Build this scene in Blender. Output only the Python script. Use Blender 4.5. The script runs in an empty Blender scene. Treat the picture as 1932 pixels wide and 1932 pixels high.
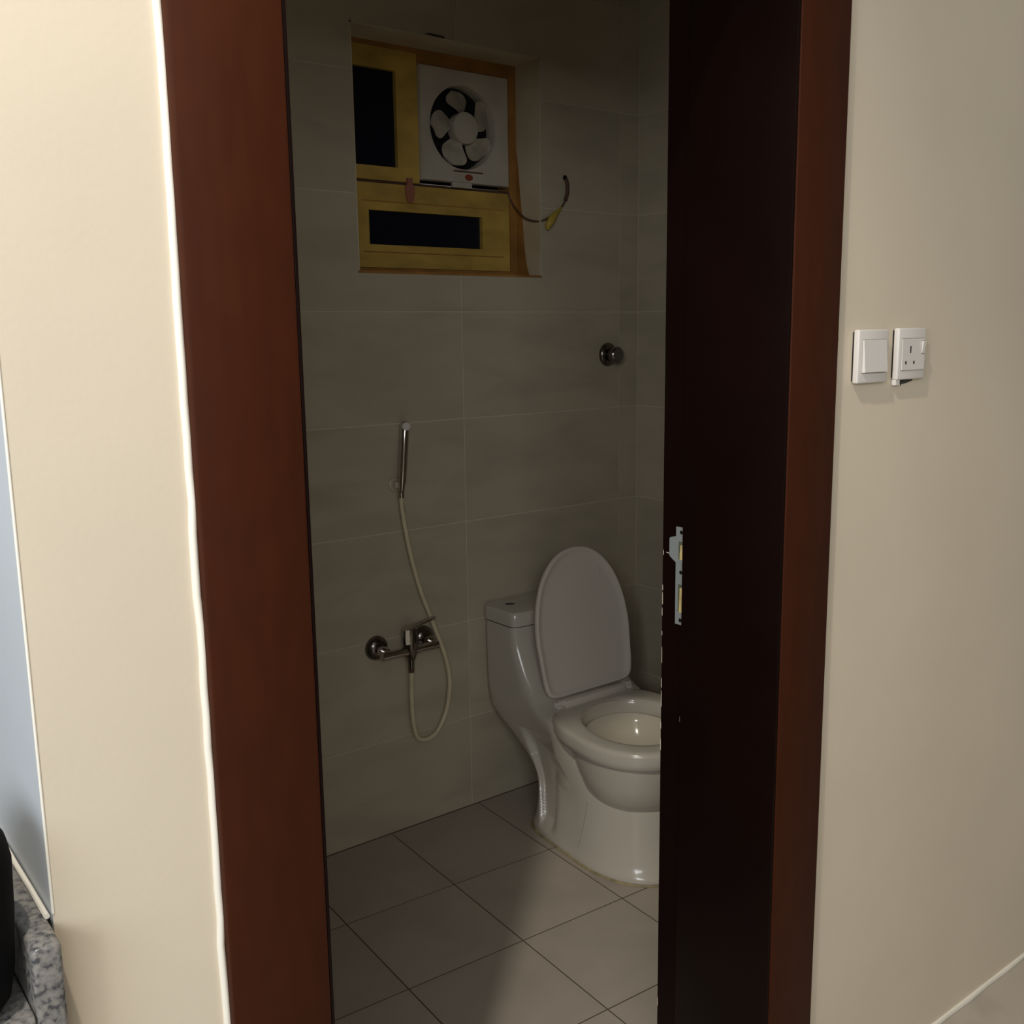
import bpy, bmesh, math, random
from mathutils import Vector, Matrix
random.seed(7)
S = bpy.context.scene
COL = S.collection

# ------------------------------------------------------------------ camera
F_PSI, F_TH, F_RO = math.radians(37.8), math.radians(10.0), math.radians(0.79)
CAM = Vector((0.0, -0.95, 1.39))
fw = Vector((math.sin(F_PSI)*math.cos(F_TH), math.cos(F_PSI)*math.cos(F_TH), -math.sin(F_TH)))
r0 = Vector((math.cos(F_PSI), -math.sin(F_PSI), 0)); u0 = r0.cross(fw)
RR = r0*math.cos(F_RO) - u0*math.sin(F_RO)
UU = u0*math.cos(F_RO) + r0*math.sin(F_RO)
cd = bpy.data.cameras.new('camera'); cam = bpy.data.objects.new('camera', cd); COL.objects.link(cam)
cd.sensor_width = 36; cd.sensor_fit = 'HORIZONTAL'; cd.lens = 36.0; cd.clip_start = 0.02
m = Matrix((RR, UU, -fw)).transposed().to_4x4(); m.translation = CAM
cam.matrix_world = m
S.camera = cam

# ------------------------------------------------------------------ light
w = bpy.data.worlds.new('world'); S.world = w; w.use_nodes = True
bg = w.node_tree.nodes['Background']; bg.inputs[0].default_value = (1.0, 0.93, 0.80, 1); bg.inputs[1].default_value = 0.20
def light(name, kind, loc, power, col, target=None, **kw):
    d = bpy.data.lights.new(name, kind); d.energy = power; d.color = col
    for k, v in kw.items(): setattr(d, k, v)
    o = bpy.data.objects.new(name, d); COL.objects.link(o); o.location = loc
    if target is not None:
        o.rotation_euler = (Vector(target)-Vector(loc)).to_track_quat('-Z', 'Y').to_euler()
    return o
light('ceiling_downlight', 'SPOT', (-0.19, -0.60, 3.0), 120, (1.0, 0.92, 0.80), (-0.19, -0.60, 0.0), shadow_soft_size=0.03, spot_size=math.radians(118), spot_blend=0.45)
light('hall_window_light', 'AREA', (-1.35, -2.65, 2.2), 44, (0.96, 0.98, 1.0), (1.0, 0.0, 1.0), shape='RECTANGLE', size=2.2, size_y=0.8)
light('kitchen_fill_light', 'AREA', (-1.3, -1.0, 1.6), 19, (0.84, 0.92, 1.0), (0.25, 0.1, 1.1), shape='RECTANGLE', size=0.9, size_y=0.9)  # unseen cool fill, added to brighten the wall strip left of the door
S.view_settings.view_transform = 'Standard'; S.view_settings.look = 'None'
S.view_settings.exposure = 0.0; S.view_settings.gamma = 1.0; S.view_settings.use_curve_mapping = False

# ------------------------------------------------------------------ materials
def _n(nt, t, **kw):
    n = nt.nodes.new(t)
    for k, v in kw.items(): setattr(n, k, v)
    return n
def mat(name, col, rough=0.5, metal=0.0, var=0.0, vscale=6.0, var2=None, bump=0.0, bscale=80.0, spec=0.5, coat=0.0, objrand=0.0, stretch=(1,1,1)):
    m = bpy.data.materials.new(name); m.use_nodes = True; nt = m.node_tree
    b = nt.nodes['Principled BSDF']
    b.inputs['Roughness'].default_value = rough; b.inputs['Metallic'].default_value = metal
    b.inputs['Specular IOR Level'].default_value = spec; b.inputs['Coat Weight'].default_value = coat
    b.inputs['Base Color'].default_value = (*col, 1)
    geo = _n(nt, 'ShaderNodeNewGeometry')
    mp = _n(nt, 'ShaderNodeVectorMath', operation='MULTIPLY'); mp.inputs[1].default_value = stretch
    nt.links.new(geo.outputs['Position'], mp.inputs[0])
    if var > 0:
        no = _n(nt, 'ShaderNodeTexNoise'); no.inputs['Scale'].default_value = vscale; no.inputs['Detail'].default_value = 5
        nt.links.new(mp.outputs[0], no.inputs['Vector'])
        cr = _n(nt, 'ShaderNodeValToRGB'); c2 = var2 or tuple(c*(1-var) for c in col)
        cr.color_ramp.elements[0].color = (*c2, 1); cr.color_ramp.elements[1].color = (*[min(1, c*(1+var*0.3)) for c in col], 1)
        cr.color_ramp.elements[0].position = 0.32; cr.color_ramp.elements[1].position = 0.68
        nt.links.new(no.outputs['Fac'], cr.inputs['Fac'])
        out = cr.outputs['Color']
        if objrand > 0:
            oi = _n(nt, 'ShaderNodeObjectInfo'); mr = _n(nt, 'ShaderNodeMapRange')
            mr.inputs['To Min'].default_value = 1-objrand; mr.inputs['To Max'].default_value = 1+objrand
            nt.links.new(oi.outputs['Random'], mr.inputs['Value'])
            vm = _n(nt, 'ShaderNodeVectorMath', operation='SCALE')
            nt.links.new(out, vm.inputs[0]); nt.links.new(mr.outputs[0], vm.inputs['Scale']); out = vm.outputs[0]
        nt.links.new(out, b.inputs['Base Color'])
    if bump > 0:
        nb = _n(nt, 'ShaderNodeTexNoise'); nb.inputs['Scale'].default_value = bscale; nb.inputs['Detail'].default_value = 3
        nt.links.new(geo.outputs['Position'], nb.inputs['Vector'])
        bp = _n(nt, 'ShaderNodeBump'); bp.inputs['Strength'].default_value = bump; bp.inputs['Distance'].default_value = 0.004
        nt.links.new(nb.outputs['Fac'], bp.inputs['Height']); nt.links.new(bp.outputs['Normal'], b.inputs['Normal'])
    return m
def mat_veined(name, col, vein, rough, scale=1.6, angle=0.7, objrand=0.03, amount=0.5, spec=0.4):
    """stone-look ceramic: soft diagonal veins, a little tint from tile to tile"""
    m = mat(name, col, rough, spec=spec); nt = m.node_tree; b = nt.nodes['Principled BSDF']
    geo = _n(nt, 'ShaderNodeNewGeometry'); oi = _n(nt, 'ShaderNodeObjectInfo')
    mp = _n(nt, 'ShaderNodeMapping'); mp.inputs['Rotation'].default_value = (0, angle, 0.5); mp.inputs['Scale'].default_value = (1.0, 1.0, 3.2)
    nt.links.new(geo.outputs['Position'], mp.inputs['Vector'])
    ad = _n(nt, 'ShaderNodeVectorMath', operation='ADD'); nt.links.new(mp.outputs[0], ad.inputs[0])
    sc = _n(nt, 'ShaderNodeMath', operation='MULTIPLY'); sc.inputs[1].default_value = 7.0
    nt.links.new(oi.outputs['Random'], sc.inputs[0]); nt.links.new(sc.outputs[0], ad.inputs[1])
    no = _n(nt, 'ShaderNodeTexNoise'); no.inputs['Scale'].default_value = scale*2.2; no.inputs['Detail'].default_value = 6; no.inputs['Distortion'].default_value = 0.6
    nt.links.new(ad.outputs[0], no.inputs['Vector'])
    cr = _n(nt, 'ShaderNodeValToRGB')
    cr.color_ramp.elements[0].color = (*vein, 1); cr.color_ramp.elements[1].color = (*col, 1)
    cr.color_ramp.elements[0].position = 0.30; cr.color_ramp.elements[1].position = 0.30+amount*0.6
    nt.links.new(no.outputs['Fac'], cr.inputs['Fac'])
    mr = _n(nt, 'ShaderNodeMapRange'); mr.inputs['To Min'].default_value = 1-objrand; mr.inputs['To Max'].default_value = 1+objrand
    nt.links.new(oi.outputs['Random'], mr.inputs['Value'])
    vm = _n(nt, 'ShaderNodeVectorMath', operation='SCALE'); nt.links.new(cr.outputs['Color'], vm.inputs[0]); nt.links.new(mr.outputs[0], vm.inputs['Scale'])
    nt.links.new(vm.outputs[0], b.inputs['Base Color'])
    return m
def mat_granite(name):
    m = mat(name, (.3, .3, .3), 0.28); nt = m.node_tree; b = nt.nodes['Principled BSDF']
    geo = _n(nt, 'ShaderNodeNewGeometry')
    a = _n(nt, 'ShaderNodeTexNoise'); a.inputs['Scale'].default_value = 170; a.inputs['Detail'].default_value = 6
    v = _n(nt, 'ShaderNodeTexVoronoi'); v.inputs['Scale'].default_value = 190
    nt.links.new(geo.outputs['Position'], a.inputs['Vector']); nt.links.new(geo.outputs['Position'], v.inputs['Vector'])
    cr = _n(nt, 'ShaderNodeValToRGB'); e = cr.color_ramp.elements
    e[0].position = 0.36; e[0].color = (.06, .06, .065, 1); e[1].position = 0.66; e[1].color = (.25, .235, .215, 1)
    x = e.new(0.45); x.color = (.15, .145, .14, 1); x = e.new(0.53); x.color = (.20, .19, .178, 1)
    nt.links.new(a.outputs['Fac'], cr.inputs['Fac'])
    c2 = _n(nt, 'ShaderNodeValToRGB'); c2.color_ramp.elements[0].position = .02; c2.color_ramp.elements[0].color = (.25, .25, .25, 1); c2.color_ramp.elements[1].position = .14
    nt.links.new(v.outputs['Distance'], c2.inputs['Fac'])
    mx = _n(nt, 'ShaderNodeMix', data_type='RGBA', blend_type='MULTIPLY'); mx.inputs[0].default_value = 0.6
    nt.links.new(cr.outputs['Color'], mx.inputs[6]); nt.links.new(c2.outputs['Color'], mx.inputs[7])
    nt.links.new(mx.outputs[2], b.inputs['Base Color'])
    return m
M = dict(
 cream=mat('cream_paint', (.71, .62, .485), .55, var=.05, vscale=3, bump=.05, bscale=140),
 caulk_and_highlight=mat('white_caulk_and_highlight', (.86, .82, .72), .5),  # sealant beads, also the painted highlights on the wall edges
 cool=mat('pale_kitchen_paint', (.62, .66, .70), .45, var=.04, vscale=4),
 casing=mat('brown_laminate', (.049, .0115, .0035), .55, var=.12, vscale=14, stretch=(4, 4, 1), spec=.12),
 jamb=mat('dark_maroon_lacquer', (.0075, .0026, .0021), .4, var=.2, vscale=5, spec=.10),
 chip=mat('bare_chipped_wood', (.72, .62, .48), .8),
 tile=mat_veined('grey_beige_wall_tile', (.53, .47, .355), (.455, .405, .305), .36, amount=.45),
 grout=mat('wall_grout', (.70, .64, .51), .9),
 ftile=mat_veined('grey_floor_tile', (.44, .385, .32), (.39, .34, .285), .36, scale=2.4, amount=.5),
 fgrout=mat('brown_floor_grout', (.10, .07, .045), .9),
 htile=mat_veined('hall_marble_tile', (.46, .41, .35), (.36, .32, .275), .25, scale=2.6, amount=.4),
 hgrout=mat('hall_grout', (.30, .25, .19), .9),
 ceil=mat('white_ceiling_paint', (.70, .68, .63), .8),
 ceramic=mat('white_ceramic', (.575, .53, .455), .20, var=.05, vscale=5, coat=.3),
 plastic=mat('white_toilet_plastic', (.74, .68, .60), .3),
 stain=mat('yellowed_sealant', (.42, .34, .19), .6, var=.4, vscale=40),
 bowlin=mat('stained_bowl_glaze', (.62, .56, .45), .1, coat=.3),
 seam=mat('dark_seam', (.05, .045, .04), .7),
 pencil=mat('grey_casting_mark', (.26, .23, .18), .6),
 chrome=mat('chrome', (.55, .53, .50), .16, 1.0),
 darkchrome=mat('tarnished_chrome', (.20, .18, .16), .22, 1.0),
 steel=mat('satin_steel', (.46, .50, .50), .45, .6),
 hose=mat('cream_plastic_hose', (.72, .63, .43), .35, var=.12, vscale=20),
 black=mat('black_plastic', (.008, .008, .009), .5, spec=.2),
 void=mat('dark_void', (.004, .004, .004), .9),
 gold=mat('yellowed_window_frame', (.60, .40, .085), .5, var=.35, vscale=7, stretch=(1, 1, 2)),
 rust=mat('rust_stained_frame', (.42, .20, .045), .6, var=.35, vscale=10),
 plaster=mat('stained_reveal_plaster', (.62, .55, .41), .8, var=.2, vscale=6, var2=(.52, .43, .28), bump=.2, bscale=90),
 glass=mat('night_glass', (.009, .011, .020), .25, spec=.25),
 fanwhite=mat('dirty_fan_plastic', (.56, .51, .42), .5, var=.15, vscale=12),
 fanblade=mat('dusty_fan_blade', (.47, .42, .33), .5, var=.3, vscale=25),
 red=mat('red_brown_badge', (.28, .055, .025), .5),
 pink=mat('reddish_latch', (.36, .14, .09), .5),
 wire=mat('brown_wire', (.10, .05, .03), .6),
 tape=mat('yellow_tape', (.50, .36, .05), .5),
 swhite=mat('white_switch_plastic', (.74, .70, .66), .35),
 granite=mat_granite('speckled_granite'),
 bag=mat('black_fabric', (.004, .004, .005), .8, bump=.2, bscale=300, spec=.1),
 wood=mat('mortise_wood', (.62, .47, .20), .8, var=.35, vscale=60),
 mortise_shade=mat('green_grey_mortise_shade', (.10, .11, .06), .8, var=.3, vscale=80),
 cabinet=mat('white_cabinet', (.55, .53, .50), .5),
)

# ------------------------------------------------------------------ helpers
ORG = {}
class MB:
    def __init__(s): s.v = []; s.f = []
    def add(s, vs, fs):
        o = len(s.v); s.v += [tuple(p) for p in vs]; s.f += [tuple(i+o for i in f) for f in fs]; return s
    def box(s, x0, x1, y0, y1, z0, z1):
        return s.add([(x0,y0,z0),(x1,y0,z0),(x1,y1,z0),(x0,y1,z0),(x0,y0,z1),(x1,y0,z1),(x1,y1,z1),(x0,y1,z1)],
                     [(0,3,2,1),(4,5,6,7),(0,1,5,4),(1,2,6,5),(2,3,7,6),(3,0,4,7)])
    def bbox(s, x0, x1, y0, y1, z0, z1, r=.004, seg=2):
        bm = bmesh.new(); bmesh.ops.create_cube(bm, size=1)
        for v in bm.verts: v.co = Vector(((x0+x1)/2+v.co.x*(x1-x0), (y0+y1)/2+v.co.y*(y1-y0), (z0+z1)/2+v.co.z*(z1-z0)))
        bmesh.ops.bevel(bm, geom=bm.edges[:], offset=r, segments=seg, profile=.5, affect='EDGES')
        bm.verts.index_update()
        s.add([v.co for v in bm.verts], [[v.index for v in f.verts] for f in bm.faces]); bm.free(); return s
    def loft(s, rings, cap0=True, cap1=True):
        n = len(rings[0]); vs = [p for r in rings for p in r]; fs = []
        for i in range(len(rings)-1):
            for j in range(n):
                k = (j+1) % n; fs.append((i*n+j, i*n+k, (i+1)*n+k, (i+1)*n+j))
        if cap0: fs.append(tuple(range(n-1, -1, -1)))
        if cap1: fs.append(tuple((len(rings)-1)*n+j for j in range(n)))
        return s.add(vs, fs)
    def tube(s, pts, r, n=12, rr=None):
        pts = [Vector(p) for p in pts]; rings = []; up = None
        for i, p in enumerate(pts):
            t = (pts[min(i+1, len(pts)-1)] - pts[max(i-1, 0)]).normalized()
            if up is None:
                a = Vector((0, 1, 0)) if abs(t.y) < .9 else Vector((1, 0, 0)); up = (a - t*a.dot(t)).normalized()
            else: up = (up - t*up.dot(t)).normalized()
            sd = t.cross(up); q = rr[i] if rr else r
            rings.append([p + (up*math.cos(2*math.pi*j/n) + sd*math.sin(2*math.pi*j/n))*q for j in range(n)])
        return s.loft(rings)
    def lathe(s, org, axis, prof, n=28):
        """prof: list of (distance along axis, radius)"""
        a = Vector(axis).normalized(); h = Vector((0, 0, 1)) if abs(a.z) < .9 else Vector((1, 0, 0))
        u = (h - a*h.dot(a)).normalized(); v = a.cross(u); o = Vector(org)
        return s.loft([[o + a*d + (u*math.cos(2*math.pi*j/n) + v*math.sin(2*math.pi*j/n))*max(r, 1e-5) for j in range(n)] for d, r in prof])
    def prism(s, poly, axis, a0, a1):
        """poly in the two other axes (x,z for 'y'; y,z for 'x'; x,y for 'z')"""
        def P(p, d): return {'y': (p[0], d, p[1]), 'x': (d, p[0], p[1]), 'z': (p[0], p[1], d)}[axis]
        return s.loft([[P(p, a0) for p in poly], [P(p, a1) for p in poly]])
def catmull(pts, sub=8):
    P = [Vector(p) for p in pts]; P = [P[0]*2-P[1]] + P + [P[-1]*2-P[-2]]; out = []
    for i in range(1, len(P)-2):
        for k in range(sub):
            t = k/sub; a, b, c, d = P[i-1], P[i], P[i+1], P[i+2]
            out.append(0.5*((2*b) + (c-a)*t + (2*a-5*b+4*c-d)*t*t + (3*b-a-3*c+d)*t**3))
    out.append(P[-2]); return out
def tag(o, label=None, cat=None, group=None, kind=None):
    if label: o['label'] = label
    if cat: o['category'] = cat
    if group: o['group'] = group
    if kind: o['kind'] = kind
    return o
def obj(name, mb, material, parent=None, smooth=0, origin=None):
    o_ = Vector(ORG[parent.name]) if parent else Vector(origin or (0, 0, 0))
    me = bpy.data.meshes.new(name)
    me.from_pydata([tuple(Vector(v)-o_) for v in mb.v], [], mb.f); me.validate()
    bm = bmesh.new(); bm.from_mesh(me); bmesh.ops.recalc_face_normals(bm, faces=bm.faces[:]); bm.to_mesh(me); bm.free()
    me.materials.append(M[material])
    if smooth:
        for p in me.polygons: p.use_smooth = True
        me.set_sharp_from_angle(angle=math.radians(smooth))
    o = bpy.data.objects.new(name, me); COL.objects.link(o)
    if parent: o.parent = parent
    else: o.location = o_
    ORG[o.name] = o_
    return o
def thing(name, loc, label=None, cat=None, group=None, kind=None):
    o = bpy.data.objects.new(name, None); COL.objects.link(o); o.location = loc; o.empty_display_size = .1
    ORG[o.name] = Vector(loc); return tag(o, label, cat, group, kind)
_share = {}
def piece(name, key, make, material, parent, centre, rotz=0):
    """a repeated piece: mesh data shared by key, placed at centre"""
    if key not in _share:
        mb = make(); me = bpy.data.meshes.new(name); me.from_pydata(mb.v, [], mb.f); me.materials.append(M[material]); _share[key] = me
    o = bpy.data.objects.new(name, _share[key]); COL.objects.link(o); o.parent = parent
    o.location = Vector(centre)-Vector(ORG[parent.name]); o.rotation_euler = (0, 0, rotz); ORG[o.name] = Vector(centre)
    return o

# ------------------------------------------------------------------ setting: dimensions
DX0, DX1, DZ = 0.455, 1.247, 2.05          # door opening
XL, XR, YB = 0.293, 2.325, 1.39            # bathroom inner faces
CX = 0.193                                 # outer corner of the wall beside the kitchen
BH, HH = 2.50, 3.10                        # bathroom / hall ceiling heights

wf = obj('wall_front', MB().box(CX, .349, 0, .24, 0, HH).box(1.352, 3.6, 0, .24, 0, HH).box(.349, 1.352, 0, .24, 2.13, HH)
         .box(.349, DX0-.03, .02, .24, 0, 2.13).box(DX1+.03, 1.352, .02, .24, 0, 2.13).box(DX0-.03, DX1+.03, .02, .24, 2.08, 2.13), 'cream')
tag(wf, 'cream painted wall around the brown bathroom door frame', 'wall', kind='structure')
wf.data.materials.append(M['cool'])
for p in wf.data.polygons:
    if p.normal.x < -.9 and p.center.x < CX+.01: p.material_index = 1
pts = []
random.seed(3)
for i in range(70):
    z = i*2.13/69; pts.append((.3495 + random.uniform(-.0011, .0011), -.0005, z))
obj('lip_highlight', MB().tube(pts, .0042, 8), 'caulk_and_highlight', wf, 60)  # wobbly plaster lip, white so the bright edge highlight is in its colour
obj('corner_highlight', MB().tube([(CX+.0006, .0004, .866), (CX+.0006, .0004, 2.0), (CX+.0006, .0004, HH-.01)], .0015, 8), 'caulk_and_highlight', wf, 60)  # thin white strip paints the highlight along the outer corner
obj('floor_bead', MB().tube([(1.36+i*.08, -.001+random.uniform(-.002, .002), .003) for i in range(28)], .006, 6), 'caulk_and_highlight', wf, 60)
for (x, z, l, a) in ((1.374, 1.368, .012, 1.4), (1.366, 1.285, .02, 1.25), (1.370, 1.262, .03, 1.75), (1.371, 1.235, .014, 1.3), (1.366, 1.22, .009, 1.7)):
    dx, dz = math.cos(a)*l/2, math.sin(a)*l/2
    obj('scuff', MB().prism([(x-dx-.0011, z-dz), (x-dx+.0011, z-dz), (x+dx+.0013, z+dz), (x+dx-.0009, z+dz)], 'y', -.0005, .0), 'hgrout', wf)

wl = obj('wall_left', MB().box(CX, XL, .24, 1.75, 0, HH), 'cool')
tag(wl, 'pale bluish kitchen wall beside the granite counter', 'wall', kind='structure')

# bathroom tiled walls: base slab carries the grout colour, every tile stands 2 mm proud of it
WX0, WX1, WZ0, WZ1, WY = 1.333, 1.935, 1.542, 2.142, 1.50
wb = obj('wall_back', MB().box(XL, WX0, YB+.002, 1.75, -.06, BH).box(WX1, XR+.1, YB+.002, 1.75, -.06, BH)
         .box(WX0, WX1, YB+.002, 1.75, -.06, WZ0).box(WX0, WX1, YB+.002, 1.75, WZ1, BH), 'grout')
tag(wb, 'grey tiled bathroom wall with the small fan window', 'wall', kind='structure')
wr = obj('wall_right', MB().box(XR+.002, XR+.1, .24, YB+.002, -.06, BH), 'grout')
tag(wr, 'tiled bathroom side wall behind the toilet lid', 'wall', kind='structure')
J = .0016
def rects_minus(x0, x1, z0, z1):
    if x1 <= WX0 or x0 >= WX1 or z1 <= WZ0 or z0 >= WZ1: return [(x0, x1, z0, z1)]
    out = []; a, b = max(x0, WX0), min(x1, WX1); c, d = max(z0, WZ0), min(z1, WZ1)
    if x0 < a: out.append((x0, a, z0, z1))
    if b < x1: out.append((b, x1, z0, z1))
    if z0 < c: out.append((a, b, z0, c))
    if d < z1: out.append((a, b, d, z1))
    return out
zrows = [0] + [.275+.2925*i for i in range(8)]
zrows = [z for z in zrows if z < BH-.02] + [BH]
xcols = [XL, .46, 1.055, 1.651, 2.246, XR]
for i in range(len(xcols)-1):
    for k in range(len(zrows)-1):
        x0, x1, z0, z1 = xcols[i]+J, xcols[i+1]-J, zrows[k]+J, zrows[k+1]-J
        rs = rects_minus(x0, x1, z0, z1)
        if not rs: continue
        c = ((x0+x1)/2, YB, (z0+z1)/2)
        def mk(rs=rs, c=c):
            mb = MB()
            for r in rs: mb.box(r[0]-c[0], r[1]-c[0], 0, .006, r[2]-c[2], r[3]-c[2])
            return mb
        key = ('wb', round(x1-x0, 3), round(z1-z0, 3)) if rs == [(x0, x1, z0, z1)] else ('wbc', i, k)
        piece('tile', key, mk, 'tile', wb, c)
ycols = [.24, .795, YB]
for i in range(2):
    for k in range(len(zrows)-1):
        y0, y1, z0, z1 = ycols[i]+J, ycols[i+1]-J, zrows[k]+J, zrows[k+1]-J
        piece('tile', ('wr', i, round(z1-z0, 3)), lambda: MB().box(0, .006, -(y1-y0)/2, (y1-y0)/2, -(z1-z0)/2, (z1-z0)/2), 'tile', wr, (XR, (y0+y1)/2, (z0+z1)/2))
for k in range(len(zrows)-1):   # the same tiling on the bathroom side of the left wall
    for i in range(2):
        y0, y1, z0, z1 = ycols[i]+J, ycols[i+1]-J, zrows[k]+J, zrows[k+1]-J
        piece('tile', ('wl', i, round(z1-z0, 3)), lambda: MB().box(0, .006, -(y1-y0)/2, (y1-y0)/2, -(z1-z0)/2, (z1-z0)/2), 'tile', wl, (XL, (y0+y1)/2, (z0+z1)/2))
cb = obj('ceiling', MB().box(CX, XR+.1, .24, 1.75, BH, BH+.08), 'ceil'); tag(cb, 'white bathroom ceiling above the tiles', 'ceiling', kind='structure')
ch = obj('ceiling', MB().box(-2.6, 3.6, -3.4, 0, HH, HH+.08), 'ceil'); tag(ch, 'white hall ceiling in front of the door wall', 'ceiling', kind='structure')

# floors: tiles cut at the walls
def clip(poly, x0, x1, y0, y1):
    for ax, lim, sg in ((0, x0, 1), (0, x1, -1), (1, y0, 1), (1, y1, -1)):
        out = []
        for i in range(len(poly)):
            a, b = poly[i-1], poly[i]; da, db = (a[ax]-lim)*sg, (b[ax]-lim)*sg
            if (da >= 0) != (db >= 0):
                t = da/(da-db); out.append((a[0]+(b[0]-a[0])*t, a[1]+(b[1]-a[1])*t))
            if db >= 0: out.append(b)
        poly = out
        if len(poly) < 3: return []
    return poly
def lay(parent, key, material, ox, oy, T, rot, j, x0, x1, y0, y1, ir, jr, ext=None):
    ca, sa = math.cos(rot), math.sin(rot); h = T/2-j
    for i in ir:
        for k in jr:
            cx, cy = (i+.5)*T, (k+.5)*T; wx, wy = ox+cx*ca-cy*sa, oy+cx*sa+cy*ca
            g = h+.12 if k == ext else h
            full = [(wx+a*ca-b*sa, wy+a*sa+b*ca) for a, b in ((-h,-h),(h,-h),(h,g),(-h,g))]
            p = clip(full, x0, x1, y0, y1)
            if len(p) < 3: continue
            area = abs(sum(p[q-1][0]*p[q][1]-p[q][0]*p[q-1][1] for q in range(len(p))))/2
            if area < .0008: continue
            if abs(area-4*h*h) < 1e-6 and k != ext: piece('tile', key, lambda: MB().box(-h, h, -h, h, -.008, 0), material, parent, (wx, wy, 0), rot)
            else: piece('tile', (key, i, k), lambda: MB().prism([(a-wx, b-wy) for a, b in p], 'z', -.008, 0), material, parent, (wx, wy, 0))
fb = obj('floor', MB().box(XL, XR+.002, .24, YB+.002, -.06, -.0006), 'fgrout'); tag(fb, 'grey tiled bathroom floor under the toilet', 'floor', kind='structure')
lay(fb, 'ft', 'ftile', 1.352, 1.055, .3025, math.radians(-3.0), .0017, XL, XR, .24, YB, range(-5, 6), range(-5, 1), 0)
obj('edge_grout', MB().tube([(XL+i*.1, YB-.0005, 0) for i in range(21)], .0022, 6), 'fgrout', fb)
fh = obj('floor', MB().box(-2.6, 3.6, -3.4, .0, -.06, -.0015).box(-2.6, CX, 0, 1.75, -.06, -.0015).box(DX0, DX1, 0, .24, -.06, -.003), 'hgrout')
tag(fh, 'pale marble tiled hall floor at the foot of the wall', 'floor', kind='structure')
lay(fh, 'ht', 'htile', 1.80, 0.0, .60, 0, .0015, -2.6, 3.6, -3.4, 0, range(-8, 4), range(-6, 0))
obj('threshold', MB().bbox(DX0, DX1, .002, .238, -.01, .004, .002), 'htile', fh, 30)
wk = obj('wall_kitchen', MB().box(-2.6, CX, 1.75, 1.85, 0, HH), 'cool'); tag(wk, 'pale wall at the far end of the kitchen', 'wall', kind='structure')

# ------------------------------------------------------------------ door frame
dr = thing('door_1', ((DX0+DX1)/2, .12, 0), 'dark brown door frame with open doorway into the bathroom', 'door frame', kind='structure')
obj('casing', MB().bbox(.352, .464, -.014, .02, 0, 2.16, .004), 'casing', dr, 40)
obj('casing', MB().bbox(1.2435, 1.3575, -.014, .02, 0, 2.16, .003), 'casing', dr, 40)
obj('head_casing', MB().bbox(.352, 1.3575, -.0145, .02, 2.046, 2.162, .004), 'casing', dr, 40)
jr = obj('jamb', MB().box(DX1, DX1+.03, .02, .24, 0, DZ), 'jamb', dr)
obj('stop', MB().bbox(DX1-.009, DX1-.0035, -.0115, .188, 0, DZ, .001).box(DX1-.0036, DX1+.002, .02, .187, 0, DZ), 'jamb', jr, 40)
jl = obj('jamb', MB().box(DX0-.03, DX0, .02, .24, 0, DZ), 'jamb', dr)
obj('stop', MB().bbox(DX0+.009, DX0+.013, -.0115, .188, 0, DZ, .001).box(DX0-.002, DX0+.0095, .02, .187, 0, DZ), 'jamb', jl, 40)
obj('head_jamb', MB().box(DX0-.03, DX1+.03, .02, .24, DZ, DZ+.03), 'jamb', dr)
# strike plate on the rebate of the right jamb
px = DX1
sp = MB()
def zpl(py): return 1.0655-(py-995)/183*.1675
za, zb, zc, zd = zpl(1022), zpl(1055.6), zpl(1102), zpl(1155)
zt, zo = 1.0655, .898
for (a, b, c, d) in ((.1885, .2085, za, zt), (.2035, .2085, zb, za), (.1885, .2085, zc, zb), (.2035, .2085, zd, zc), (.1885, .2085, zo, zd)):
    sp.box(px-.0018, px, a, b, c, d)
plate = obj('strike_plate', sp, 'steel', jr); plate['label'] = 'grey steel strike plate with two latch holes'
obj('latch_tongue', MB().prism([(.2085, zpl(1013)), (.2215, zpl(1016.5)), (.2235, zpl(1020)), (.2235, zpl(1050)), (.2215, zpl(1053)), (.2085, zpl(1062))], 'x', px-.0018, px), 'steel', plate)
obj('mortise', MB().box(px-.0006, px, .1885, .2035, zb, za), 'wood', plate)
obj('mortise', MB().box(px-.0006, px, .1885, .2035, zd, zc), 'wood', plate)
for c_, d_ in ((zb, za), (zd, zc)):
    obj('mortise_edge_shade', MB().prism([(.2035, c_), (.2035, d_), (.1885, d_), (.1885, d_-.004), (.2000, d_-.006), (.2005, c_+.012), (.2012, c_)], 'x', px-.0009, px-.0005), 'mortise_shade', plate)  # dark green strip paints the shadow inside the mortise
for py in (1004, 1078.6, 1169):
    obj('screw', MB().lathe((px-.0017, .1965, zpl(py)), (-1, 0, 0), [(0, .0033), (.0006, .0033), (.0009, .0022), (.0005, .0012)], 12), 'darkchrome', plate, 30)
for (z, l, dy) in ((1.012, .009, .2375), (.95, .01, .2385), (.925, .022, .2385), (.905, .014, .239), (.87, .008, .239), (.82, .03, .2388), (.775, .018, .239), (.74, .03, .2388), (.70, .014, .239), (.66, .022, .239), (.16, .018, .2388)):
    obj('paint_chip', MB().prism([(dy+.0002, z), (dy+.0011, z+l*.1), (dy+.0011, z+l), (dy+.0004, z+l*.8)], 'x', px-.0005, px+.0005), 'chip', jr)
obj('paint_chip', MB().prism([(.2315, 1.0175), (.2255, 1.0165), (.226, 1.018), (.2315, 1.0185)], 'x', px-.0005, px+.0005), 'chip', jr)
obj('paint_chip', MB().prism([(.193, .725), (.1955, .726), (.1955, .735), (.193, .734)], 'x', px-.0005, px+.0005), 'chip', jr)

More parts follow.
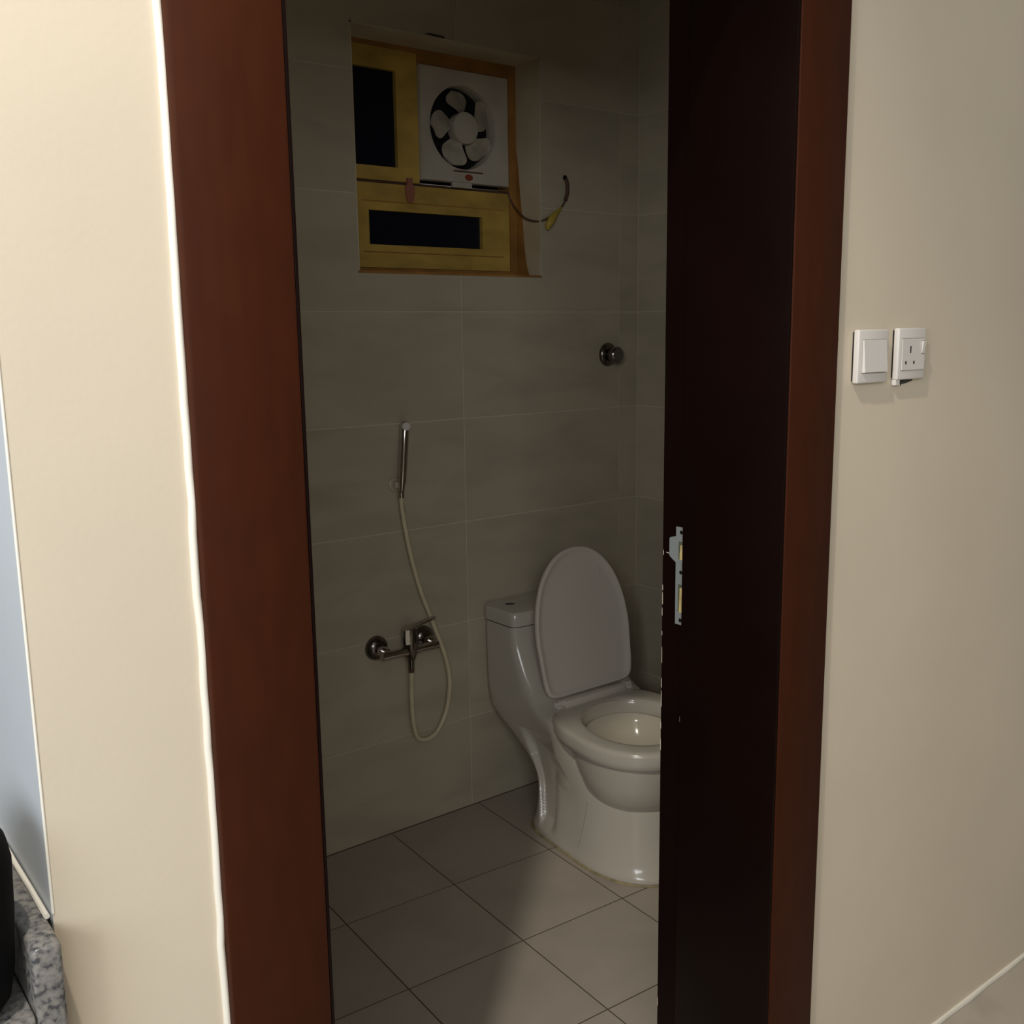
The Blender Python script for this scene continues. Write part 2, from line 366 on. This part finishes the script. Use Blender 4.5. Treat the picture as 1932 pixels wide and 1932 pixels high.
# ------------------------------------------------------------------ window with exhaust fan
w1 = thing('window_1', ((WX0+WX1)/2, WY, WZ0), 'small yellowed bathroom window holding the exhaust fan', 'window', kind='structure')
obj('reveal', MB().box(WX0, WX0+.004, YB-.001, WY+.02, WZ0, WZ1), 'plaster', w1)
obj('reveal', MB().box(WX1-.004, WX1, YB-.001, WY+.02, WZ0, WZ1), 'plaster', w1)
obj('reveal', MB().box(WX0, WX1, YB-.001, WY+.02, WZ1-.004, WZ1), 'plaster', w1)
obj('sill', MB().box(WX0, WX1, YB-.0015, WY+.02, WZ0, WZ0+.006), 'rust', w1)
fr = MB()
X0, X1, Z0, Z1 = WX0+.004, WX1-.004, WZ0+.006, WZ1-.004
def hollow(mb, x0, x1, z0, z1, ix0, ix1, iz0, iz1, y0, y1):
    mb.box(x0, ix0, y0, y1, z0, z1); mb.box(ix1, x1, y0, y1, z0, z1)
    mb.box(ix0, ix1, y0, y1, z0, iz0); mb.box(ix0, ix1, y0, y1, iz1, z1); return mb
obj('outer_frame', hollow(MB(), X0, X1, Z0, Z1, X0+.02, X1-.026, Z0+.015, Z1-.012, WY-.004, WY+.05), 'rust', w1)
obj('transom_shade', MB().box(X0+.02, X1-.026, WY+.003, WY+.05, 1.784, 1.7915), 'wire', w1)  # dark brown puts the shade of the gap between sashes into the colour
obj('mullion', MB().box(1.566, 1.598, WY+.002, WY+.05, 1.7915, Z1-.012), 'gold', w1)
s1 = obj('sash', hollow(MB(), X0+.02, 1.566, 1.7915, Z1-.012, 1.374, 1.528, 1.827, 2.073, WY-.002, WY+.04), 'gold', w1)
obj('pane', MB().box(1.374, 1.528, WY+.012, WY+.018, 1.827, 2.073), 'glass', s1)
s2 = obj('sash', hollow(MB(), 1.392, X1-.030, Z0+.016, 1.783, 1.430, 1.803, 1.624, 1.713, WY-.006, WY+.04), 'gold', w1)
obj('pane', MB().box(1.430, 1.803, WY+.008, WY+.014, 1.624, 1.713), 'glass', s2)
for zz in (1.735, 1.603): obj('sash_groove', MB().box(1.41, 1.88, WY-.0066, WY-.004, zz, zz+.003), 'rust', s2)
obj('fan_backing', MB().box(1.598, X1-.026, WY+.045, WY+.05, 1.800, Z1-.012), 'void', w1)
obj('rust_stain', MB().prism([(1.50, 1.55), (1.44, 1.55), (1.452, 1.58), (1.463, 1.64), (1.468, 1.70), (1.478, 1.77), (1.488, 1.86), (1.50, 1.94)], 'x', WX1-.0047, WX1-.0038), 'rust', w1)
obj('latch', MB().loft([[(x*f+1.5585, y, z) for x, y in ((-1, WY-.012), (1, WY-.012), (1, WY-.003), (-1, WY-.003))] for f, z in ((.008, 1.802), (.008, 1.786), (.0145, 1.781), (.0145, 1.762), (.009, 1.742), (.005, 1.737))]), 'pink', w1)
obj('wall_chip', MB().prism([(1.552, 2.1445), (1.615, 2.1425), (1.613, 2.1475), (1.57, 2.149)], 'y', YB-.0012, YB), 'seam', w1)

FX, FZ, FY = 1.7495, 1.951, WY-.012        # fan centre, front plane
obj('fan_surround', MB().box(1.598, X1-.026, WY-.001, WY+.045, 2.098, Z1-.012).box(1.896, X1-.026, WY-.001, WY+.045, 1.800, 2.098), 'rust', w1)
fan = thing('exhaust_fan', (FX, WY, 1.80), 'square white exhaust fan with five blades mounted in the small window', 'exhaust fan')
hx0, hx1, hz0, hz1 = 1.600, 1.897, 1.802, 2.100
N = 64; mb = MB(); rg = []
CXH, CZH, RH = 1.741, 1.950, .110
def sq(t):
    c, s_ = math.cos(t), math.sin(t); k = 1/max(abs(c), abs(s_))
    return ((hx0+hx1)/2+c*k*(hx1-hx0)/2, (hz0+hz1)/2+s_*k*(hz1-hz0)/2)
sqp = [sq(2*math.pi*j/N) for j in range(N)]
ci = [(math.cos(2*math.pi*j/N), math.sin(2*math.pi*j/N)) for j in range(N)]
rings = [[(x, FY+.022, z) for x, z in sqp], [(x, FY+.003, z) for x, z in sqp],
         [((x-FX)*.988+FX, FY, (z-FZ)*.988+FZ) for x, z in sqp],
         [(CXH+c*(RH+.012), FY, CZH+s_*(RH+.012)) for c, s_ in ci], [(CXH+c*(RH+.002), FY+.003, CZH+s_*(RH+.002)) for c, s_ in ci],
         [(CXH+c*RH, FY+.008, CZH+s_*RH) for c, s_ in ci], [(CXH+c*RH, FY+.05, CZH+s_*RH) for c, s_ in ci]]
obj('housing', MB().loft(rings, False, False), 'fanwhite', fan, 40)
obj('duct_shadow', MB().lathe((CXH, FY+.045, CZH), (0, 1, 0), [(0, RH), (.004, RH)], 40), 'void', fan)
hub = obj('hub', MB().lathe((FX, FY+.034, FZ), (0, -1, 0), [(0, .042), (.028, .043), (.031, .042), (.033, .036), (.034, .01), (.034, .0)], 36), 'fanwhite', fan, 40)
for k in range(5):
    a0 = math.radians(100-72*k); rings = []
    for q in range(15):
        t = q/14; r = .034+t*.070; wd = (.25+.25*math.sin(min(1, t*1.15)*math.pi*.62))*math.sqrt(max(.02, 1-max(0, (t-.55)/.45)**2.6))
        sk = a0 + .30*(t-.5); row = []
        for sd in (1, -1):
            for e in ((-1, -.5, 0, .5, 1) if sd == 1 else (1, .5, 0, -.5, -1)):
                a = sk+e*wd; row.append((FX+r*math.cos(a), FY+.022-e*.011*(1-.3*t)+sd*.0009, FZ+r*math.sin(a)))
        rings.append(row)
    obj('blade', MB().loft(rings), 'fanblade', fan, 50)
obj('badge', MB().loft([[(1.7535+.0135*math.cos(a), y, 1.8175+.0085*math.sin(a)) for a in [2*math.pi*j/20 for j in range(20)]] for y in (FY-.0015, FY+.001)]), 'red', fan)
obj('vent_line', MB().box(1.702, 1.803, FY-.0006, FY+.001, 1.8305, 1.8345), 'wire', fan)
obj('catch_tab', MB().bbox(1.700, 1.764, FY-.002, FY+.012, 1.788, 1.803, .002), 'fanwhite', fan)

wp = catmull([(1.894, WY-.006, 1.790), (1.903, 1.492, 1.77), (1.913, 1.478, 1.742), (1.918, 1.44, 1.712), (1.930, 1.40, 1.700), (1.945, 1.383, 1.705), (1.975, 1.381, 1.722), (2.008, 1.382, 1.745), (2.026, 1.383, 1.775), (2.030, 1.384, 1.80), (2.026, 1.387, 1.823)], 6)
cable = thing('fan_cable', (2.026, YB, 1.823), 'thin brown fan cable with yellow taped joint on the tiles', 'cable')
obj('cord', MB().tube(wp, .0026, 8), 'wire', cable, 60)
obj('sleeve', MB().tube(catmull([(2.021, 1.3825, 1.762), (2.029, 1.383, 1.785), (2.030, 1.384, 1.805), (2.027, 1.3855, 1.823)], 5), .0055, 8), 'wire', cable, 60)
obj('taped_joint', MB().tube([(1.949, 1.380, 1.676), (1.952, 1.379, 1.688), (1.962, 1.377, 1.703), (1.975, 1.379, 1.716), (1.992, 1.381, 1.731), (2.004, 1.382, 1.741)], .01, 10, [.004, .010, .0125, .0095, .0055, .003]), 'tape', cable, 60)
obj('wire_hole', MB().lathe((2.026, YB-.0008, 1.826), (0, 1, 0), [(0, .008), (.0008, .008)], 14), 'void', cable)

# ------------------------------------------------------------------ stop valve on the wall
kv = thing('stop_valve', (2.197, YB, 1.316), 'round dark chrome stop valve knob high on the tiled wall', 'valve')
obj('escutcheon', MB().lathe((2.197, YB, 1.316), (0, -1, 0), [(0, .036), (.003, .036), (.010, .031), (.014, .020), (.015, .012)], 32), 'darkchrome', kv, 40)
obj('knob', MB().lathe((2.196, YB-.013, 1.315), (0, -1, 0), [(0, .013), (.008, .014), (.010, .023), (.013, .025), (.034, .024), (.037, .021), (.037, .0)], 32), 'darkchrome', kv, 40)

# ------------------------------------------------------------------ shower mixer, hose, handset
mx = thing('shower_mixer', (1.417, YB, .545), 'chrome single lever shower mixer on two wall flanges', 'faucet')
for x in (1.342, 1.492):
    f_ = obj('wall_flange', MB().lathe((x, YB, .550), (0, -1, 0), [(0, .034), (.004, .034), (.012, .030), (.018, .021), (.021, .015)], 32), 'darkchrome', mx, 40)
    obj('inlet', MB().lathe((x, YB-.018, .548), (0, -1, 0), [(0, .0115), (.012, .0115), (.012, .016), (.030, .016), (.030, .010), (.04, .010)], 20), 'chrome', f_, 40)
obj('body_bar', MB().lathe((1.326, 1.335, .541), (1, 0, 0), [(0, .009), (.002, .0125), (.02, .0125), (.021, .0115), (.06, .0115), (.07, .014), (.112, .014), (.12, .0115), (.16, .0115), (.161, .0125), (.178, .0125), (.180, .009)], 24), 'chrome', mx, 40)
obj('cartridge_body', MB().lathe((1.417, 1.333, .516), (0, 0, 1), [(0, .010), (.004, .013), (.018, .017), (.045, .021), (.066, .0215), (.070, .019), (.074, .019), (.084, .018), (.088, .010)], 28), 'darkchrome', mx, 40)
lv = MB()
rows = []
for (x, z, hw, hh) in ((1.400, .594, .015, .008), (1.412, .604, .016, .007), (1.430, .608, .011, .005), (1.460, .6135, .008, .004), (1.490, .619, .0075, .004), (1.497, .6205, .005, .0025)):
    rows.append([(x+.2*0, 1.333+a*hw, z+b*hh) for a, b in ((-1, -.6), (-.6, -1), (.6, -1), (1, -.6), (1, .6), (.6, 1), (-.6, 1), (-1, .6))])
obj('lever', lv.loft(rows), 'chrome', mx, 50)
obj('lever_cap', MB().loft([[(1.392+dx, 1.316+dy, z) for dx, dy in ((0, 0), (.010, -.004), (.020, -.002), (.020, .004), (.002, .006))] for z in (.565, .605)]), 'chrome', mx, 30)
obj('hose_outlet', MB().lathe((1.417, 1.333, .520), (0, 0, -1), [(0, .010), (.010, .010), (.010, .0085), (.028, .0085), (.028, .006)], 18), 'darkchrome', mx, 40)

hz = [(1.419, .972, 1.360), (1.4215, .931, 1.362), (1.432, .867, 1.364), (1.450, .780, 1.365), (1.475, .690, 1.364), (1.500, .6185, 1.360), (1.520, .561, 1.357), (1.543, .496, 1.356), (1.556, .436, 1.356), (1.555, .386, 1.356), (1.540, .327, 1.355), (1.506, .279, 1.352), (1.467, .268, 1.348), (1.437, .284, 1.344), (1.423, .328, 1.340), (1.417, .396, 1.336), (1.417, .4915, 1.333)]
hs = thing('shower_hose', (1.417, YB, .27), 'cream plastic shower hose looping below the mixer', 'hose')
hp = catmull([(x, y, z) for x, z, y in hz], 8)
obj('hose_tube', MB().tube(hp, .0062, 12), 'hose', hs, 60)
obj('hose_ferrule', MB().tube(hp[-2:], .0080, 12), 'wire', hs, 60)
obj('hose_nut', MB().tube(hp[:4], .0086, 12), 'chrome', hs, 60)
for a, b in ((7, 11), (39, 43), (46, 49), (86, 90), (91, 94)):
    q = hp[a:b]; obj('printed_dash', MB().tube([p+Vector((.0055 if a < 80 else .0045, -.0028, -.0015)) for p in q], .0009, 5), 'seam', hs)

sh = thing('hand_shower', (1.42, YB, .975), 'slim chrome hand shower wand standing upright in its wall holder', 'hand shower')
a_, b_ = Vector((1.4195, 1.3575, .975)), Vector((1.4375, 1.358, 1.160)); ax = (b_-a_); L_ = ax.length
obj('handle', MB().lathe(a_, ax, [(0, .0075), (.018, .0085), (.026, .0105), (.12, .0115), (L_-.008, .0118), (L_-.002, .010), (L_, .006)], 24), 'chrome', sh, 40)
obj('spray_head', MB().lathe(b_-ax.normalized()*.012, (-.25, -1, -.05), [(0, .0105), (.010, .0115), (.014, .0105), (.0145, .0)], 24), 'swhite', sh, 40)
hd = thing('shower_holder', (1.418, YB, .99), 'small beige round wall holder gripping the hand shower', 'holder')
obj('holder_plate', MB().lathe((1.4165, YB, .990), (0, -1, 0), [(0, .020), (.004, .020), (.007, .016)], 24), 'tile', hd, 40)
obj('holder_arm', MB().bbox(1.408, 1.428, 1.368, 1.386, .982, 1.000, .003), 'tile', hd, 40)

# ------------------------------------------------------------------ toilet
TX = 1.888
toilet = thing('toilet', (TX, 1.0, 0), 'white one piece toilet with raised lid against the tiled wall', 'toilet')
def sm(a, b, x):
    t = min(1, max(0, (x-a)/(b-a))); return t*t*(3-2*t)
def egg(z, a, yf, yr, nf=2.0, nr=2.0, n=72, cyf=.52, groove=None):
    cy = yr-(yr-yf)*cyf; out = []
    for j in range(n):
        t = 2*math.pi*j/n; c, s_ = math.cos(t), math.sin(t); e = nr if s_ > 0 else nf
        x = a*math.copysign(abs(c)**(2/e), c); y = (yr-cy if s_ > 0 else cy-yf)*math.copysign(abs(s_)**(2/e), s_)
        Y = cy+y
        if groove: x *= 1-groove(Y, z)
        out.append((TX+x+.11*min(0, Y-1.19)*(1-sm(.36, .43, z)), Y, z))
    return out
def keyed(keys, sub):
    """smooth interpolation of key rows (z first)"""
    out = catmull4(keys, sub); return out
def catmull4(P, sub):
    P = [list(p) for p in P]; P = [[2*a-b for a, b in zip(P[0], P[1])]] + P + [[2*a-b for a, b in zip(P[-1], P[-2])]]; out = []
    for i in range(1, len(P)-2):
        for k in range(sub):
            t = k/sub; out.append([0.5*(2*b+(c-a)*t+(2*a-5*b+4*c-d)*t*t+(3*b-a-3*c+d)*t**3) for a, b, c, d in zip(P[i-1], P[i], P[i+1], P[i+2])])
    out.append(P[-2]); return out
def groove(Y, z):
    f = sm(.015, .05, z)*(1-sm(.21, .34, z))
    yg = 1.135+(z-.05)*.34                       # front edge of the rear leg flute
    g = sm(1.055+z*.03, 1.085+z*.03, Y)*(1-sm(yg-.006, yg+.006, Y))*.13
    g += math.exp(-((Y-(yg+.022))/.006)**2)*.02*0
    return g*f
keys = [  # z, half width, front, rear, nf, nr
 (0.000, .192, .702, 1.202, 2.3, 7.0), (0.014, .191, .703, 1.201, 2.3, 7.0), (0.040, .185, .720, 1.194, 2.3, 7.0), (0.090, .177, .735, 1.191, 2.3, 7.0),
 (0.140, .172, .745, 1.212, 2.3, 5.5), (0.190, .172, .760, 1.248, 2.3, 6.0), (0.240, .176, .800, 1.307, 2.4, 7.0), (0.280, .182, .850, 1.362, 2.6, 8.0), (0.310, .187, .900, 1.386, 3.0, 9.0),
 (0.335, .190, .985, 1.386, 3.6, 9.0), (0.360, .191, 1.100, 1.386, 5.0, 9.0), (0.390, .191, 1.150, 1.386, 6.0, 9.0), (0.430, .191, 1.185, 1.386, 7.0, 9.0), (0.510, .190, 1.226, 1.386, 8.0, 9.0), (0.567, .189, 1.238, 1.386, 8.0, 9.0)]
rows = catmull4(keys, 7)
obj('pedestal_and_tank', MB().loft([egg(r[0], r[1], r[2], r[3], r[4], r[5], 256, .5, groove) for r in rows]), 'ceramic', toilet, 50)
ped = bpy.data.objects['pedestal_and_tank']
_c = obj('bowl_cut', MB().loft([egg(z, a, yf, yr, 2.1, 2.2) for (z, a, yf, yr) in ((.18, .03, .88, .95), (.20, .07, .85, .98), (.245, .12, .79, 1.035), (.29, .139, .77, 1.06), (.317, .148, .757, 1.073), (.40, .148, .757, 1.073))]), 'bowlin')
_m = ped.modifiers.new('cut', 'BOOLEAN'); _m.operation = 'DIFFERENCE'; _m.solver = 'EXACT'
_c.location = -Vector(ORG['toilet']); _m.object = _c
ped.parent = None; bpy.context.view_layer.update()
_me = bpy.data.meshes.new_from_object(ped.evaluated_get(bpy.context.evaluated_depsgraph_get()))
ped.modifiers.clear(); ped.data = _me; ped.parent = toilet; bpy.data.objects.remove(_c)
_me.set_sharp_from_angle(angle=math.radians(50))
# bowl belly, rim and interior
B = []
for (z, a, yf, yr, nr) in ((.150, .060, .83, .98, 2), (.163, .122, .775, 1.02, 2), (.178, .150, .752, 1.045, 2), (.205, .170, .732, 1.065, 2), (.245, .181, .720, 1.085, 2), (.285, .187, .713, 1.10, 2.2), (.312, .189, .710, 1.105, 2.4)):
    B.append(egg(z, a, yf, yr, 2.1, nr))
bowl = obj('bowl', MB().loft(B, True, False), 'ceramic', toilet, 60)
Rm = []
for (z, a, yf, yr, nf, nr) in ((.306, .184, .715, 1.10, 2.1, 3), (.307, .194, .705, 1.125, 2.1, 2.9), (.311, .1985, .700, 1.135, 2.1, 3.0), (.325, .2005, .697, 1.145, 2.1, 3.1), (.343, .2005, .697, 1.145, 2.1, 3.1), (.351, .1985, .699, 1.143, 2.1, 3.1), (.3550, .193, .705, 1.140, 2.1, 3.1), (.3562, .185, .713, 1.132, 2.1, 3.0), (.3562, .160, .740, 1.098, 2.1, 2.5),
   (.3555, .1465, .754, 1.083, 2.1, 2.2), (.353, .1425, .758, 1.079, 2.1, 2.2), (.346, .140, .761, 1.076, 2.1, 2.2), (.320, .136, .768, 1.066, 2.1, 2.2), (.316, .139, .765, 1.069, 2.1, 2.2)):
    Rm.append(egg(z, a, yf, yr, nf, nr))
obj('rim', MB().loft(Rm, False, False), 'ceramic', bowl, 60)
In = [egg(z, a, yf, yr, 2.1, 2.2) for (z, a, yf, yr) in ((.3175, .150, .755, 1.075), (.315, .142, .765, 1.068), (.290, .134, .775, 1.055), (.250, .114, .80, 1.03), (.215, .080, .84, .99), (.195, .05, .87, .96), (.19, .01, .91, .93))]
obj('bowl_interior', MB().loft(In, False, True), 'bowlin', bowl, 60)
# sealant and water marks where the foot meets the tiles
sl = [(p[0]+(p[0]-TX+.02)*.012, p[1]+(p[1]-.95)*.014, .0015) for p in egg(0, .192, .702, 1.202, 2.3, 7.0, 72, .5)]
obj('foot_sealant', MB().tube(sl+[sl[0]], .0035, 6), 'stain', toilet, 60)
# panel seam on the pedestal
def pedx(Y, z):
    r = min(rows, key=lambda q: abs(q[0]-z)); cy = r[3]-(r[3]-r[2])*.5; b = (cy-r[2]) if Y < cy else (r[3]-cy); e = r[4] if Y < cy else r[5]
    return TX - r[1]*(1-min(.999, abs((Y-cy)/b))**e)**(1/e)
obj('casting_line', MB().tube([(pedx(Y, z)+.11*min(0, Y-1.19)-.0002, Y, z) for Y, z in ((.925, .17), (.928, .14), (.932, .11), (.937, .08), (.942, .05), (.946, .035))], .0007, 5), 'pencil', toilet)
# tank lid
tl = [egg(z, a, yf, 1.3875, 9, 9, 96, .5) for z, a, yf in ((.5705, .190, 1.2345), (.572, .1935, 1.2305), (.603, .1935, 1.2305), (.611, .190, 1.235), (.615, .180, 1.248), (.616, .12, 1.29))]
tank_lid = obj('tank_lid', MB().loft(tl), 'ceramic', toilet, 40)
obj('lid_gap', MB().loft([egg(z, .1885, 1.2385, 1.386, 8, 9, 96, .5) for z in (.5665, .5708)]), 'seam', toilet)
obj('flush_button', MB().loft([[(1.747+.012*math.cos(t), 1.318+.0075*math.sin(t)-.006*math.cos(t), z) for t in [2*math.pi*j/20 for j in range(20)]] for z in (.6155, .6175)]), 'seam', tank_lid)
# raised lid, seen from its underside
HY, HZ = 1.128, .372; TA = math.atan2(.074, .412)
def lidpt(u, v, d): # d: out of the underside, towards the door
    return (TX+u, HY+v*math.sin(TA)-d*math.cos(TA), HZ+v*math.cos(TA)+d*math.sin(TA))
def lidoutline(k, n=80, shrink=0.0):
    out = []
    for j in range(n):
        t = 2*math.pi*j/n; c, s_ = math.cos(t), math.sin(t)
        if s_ >= 0: u, v = .173*math.copysign(abs(c)**(2/2.15), c), .165+.253*abs(s_)**(2/2.15)
        else: u, v = .173*math.copysign(abs(c)**(2/11), c), .165-.157*abs(s_)**(2/11)
        if v < .165: u *= 1-.075*((.165-v)/.157)**1.3
        out.append((u*(1-shrink/.173), .19+(v-.19)*(1-shrink/.215)))
    return out
def lring(shrink, d): return [lidpt(u, v, d) for u, v in lidoutline(0, 80, shrink)]
LR = [lring(.06, -.016), lring(.02, -.014), lring(.006, -.010), lring(0, -.003), lring(0, .006), lring(.003, .009), lring(.008, .0085), lring(.013, .004), lring(.028, .0005), lring(.08, .0005)]
lid = obj('lid', MB().loft(LR), 'plastic', toilet, 50)
for u, v in ((.085, .335),):
    obj('bumper', MB().loft([[lidpt(u+.0065*math.cos(t), v+.012*math.sin(t), d) for t in [2*math.pi*j/16 for j in range(16)]] for d in (.0, .0022)]), 'plastic', lid)
# hinge bar and pivots
hb = obj('hinge_bar', MB().bbox(TX-.118, TX+.110, 1.096, 1.128, .3565, .378, .004), 'plastic', toilet, 40)
for s_ in (-1, 1):
    obj('hinge', MB().lathe((TX+s_*.118, 1.116, .368), (s_, 0, 0), [(0, .0095), (.010, .0095), (.010, .007), (.026, .007), (.028, .004)], 18), 'plastic', hb, 40)
    obj('hinge_foot', MB().bbox(TX+s_*.134-.010, TX+s_*.134+.010, 1.102, 1.130, .3555, .366, .003), 'plastic', hb, 40)

# ------------------------------------------------------------------ switch and socket on the hall wall
def plate_thing(name, x0, x1, z0, z1, label, cat):
    t = thing(name, ((x0+x1)/2, 0, z0), label, cat)
    obj('plate_gap_shade', MB().box(x0+.0015, x1-.004, -.0022, -.0002, z0+.004, z1-.004), 'void', t)  # black slab paints the shaded gap between plate and wall
    obj('faceplate', MB().bbox(x0, x1, -.0125, -.0022, z0, z1, .0028, 3), 'swhite', t, 40)
    return t
sw = plate_thing('light_switch', 1.412, 1.4935, 1.302, 1.3855, 'white light switch plate with one large rocker beside the door', 'light switch')
rk = MB(); x0, x1, z0, z1 = 1.4225, 1.4855, 1.3185, 1.3695
rk.add([(x0, -.0128, z0), (x1, -.0128, z0), (x1, -.0128, z1), (x0, -.0128, z1), (x0+.0006, -.0185, z0+.0006), (x1-.0006, -.0185, z0+.0006), (x1-.0006, -.0142, z1-.0006), (x0+.0006, -.0142, z1-.0006)],
       [(0, 3, 2, 1), (4, 5, 6, 7), (0, 1, 5, 4), (1, 2, 6, 5), (2, 3, 7, 6), (3, 0, 4, 7)])
obj('rocker', rk, 'swhite', sw)
obj('rocker_gap', MB().box(x0-.0008, x1+.0008, -.0128, -.0120, z0-.0012, z1+.0008), 'hgrout', sw)
so = plate_thing('power_socket', 1.5225, 1.6035, 1.3035, 1.387, 'white three hole wall socket with its own small switch', 'socket')
obj('insert', MB().bbox(1.5315, 1.5985, -.0140, -.0122, 1.3185, 1.3695, .0008), 'swhite', so)
obj('insert_gap', MB().box(1.5308, 1.5992, -.0128, -.0121, 1.3178, 1.3705), 'hgrout', so)
obj('earth_hole', MB().box(1.5540, 1.5570, -.0143, -.0136, 1.3465, 1.3575), 'void', so)
for xx in (1.5430, 1.5665): obj('pin_hole', MB().box(xx-.0018, xx+.0018, -.0143, -.0136, 1.3285, 1.3335), 'void', so)
st = MB().add([(1.5875, -.0138, 1.345), (1.5960, -.0138, 1.345), (1.5960, -.0138, 1.3655), (1.5875, -.0138, 1.3655), (1.5878, -.0150, 1.3453), (1.5957, -.0150, 1.3453), (1.5957, -.0180, 1.3652), (1.5878, -.0180, 1.3652)],
              [(0, 3, 2, 1), (4, 5, 6, 7), (0, 1, 5, 4), (1, 2, 6, 5), (2, 3, 7, 6), (3, 0, 4, 7)])
obj('socket_switch', st, 'swhite', so)
obj('switch_gap', MB().box(1.5870, 1.5965, -.0142, -.0138, 1.3440, 1.3662), 'hgrout', so)
# broken plaster left open under the socket
obj('plaster_hole', MB().prism([(1.5455, 1.2935), (1.5495, 1.2985), (1.5535, 1.2925), (1.5545, 1.2975), (1.5560, 1.2955), (1.5680, 1.2965), (1.5860, 1.3000), (1.5900, 1.306), (1.5455, 1.306)], 'y', -.0008, .0), 'seam', wf)
obj('plaster_crumb', MB().bbox(1.5240, 1.5370, -.0090, -.0005, 1.2945, 1.3040, .0012), 'swhite', wf)

# ------------------------------------------------------------------ kitchen counter glimpsed at the left
CZ = .800
kc = thing('kitchen_counter', (-.3, .8, 0), 'speckled grey granite counter with low granite upstand by the pale wall', 'counter')
obj('worktop', MB().bbox(-.45, .1625, -.046, 1.74, CZ-.03, CZ, .004), 'granite', kc, 40)
obj('upstand', MB().bbox(.163, CX-.004, -.046, 1.74, CZ-.08, .862, .005, 3), 'granite', kc, 40)
obj('upstand_sealant', MB().tube([(CX-.0042+random.uniform(-.0008, .0008), .004+i*.06, .8622+random.uniform(-.0006, .0012)) for i in range(28)], .0028, 6), 'caulk_and_highlight', kc, 60)
obj('cabinet_body', MB().box(-.43, .16, -.03, 1.72, .08, CZ-.03), 'cabinet', kc)
obj('cabinet_plinth', MB().box(-.40, .15, .01, 1.70, 0, .08), 'black', kc)
bagr = []
BX, BY = .0605, .0
for z, sx, sy in ((0, .070, .040), (.006, .084, .050), (.016, .091, .055), (.04, .096, .058), (.09, .100, .060), (.14, .102, .060), (.158, .099, .057), (.170, .090, .052), (.178, .074, .042), (.183, .045, .025)):
    bagr.append([(BX+sx*math.copysign(abs(math.cos(t))**.62, math.cos(t)), BY+sy*math.copysign(abs(math.sin(t))**.8, math.sin(t)), CZ+.0005+z) for t in [2*math.pi*j/40 for j in range(40)]])
bag = obj('black_bag', MB().loft(bagr), 'bag', None, 60, (BX, BY, CZ))
tag(bag, 'black rounded bag standing on the granite counter', 'bag')
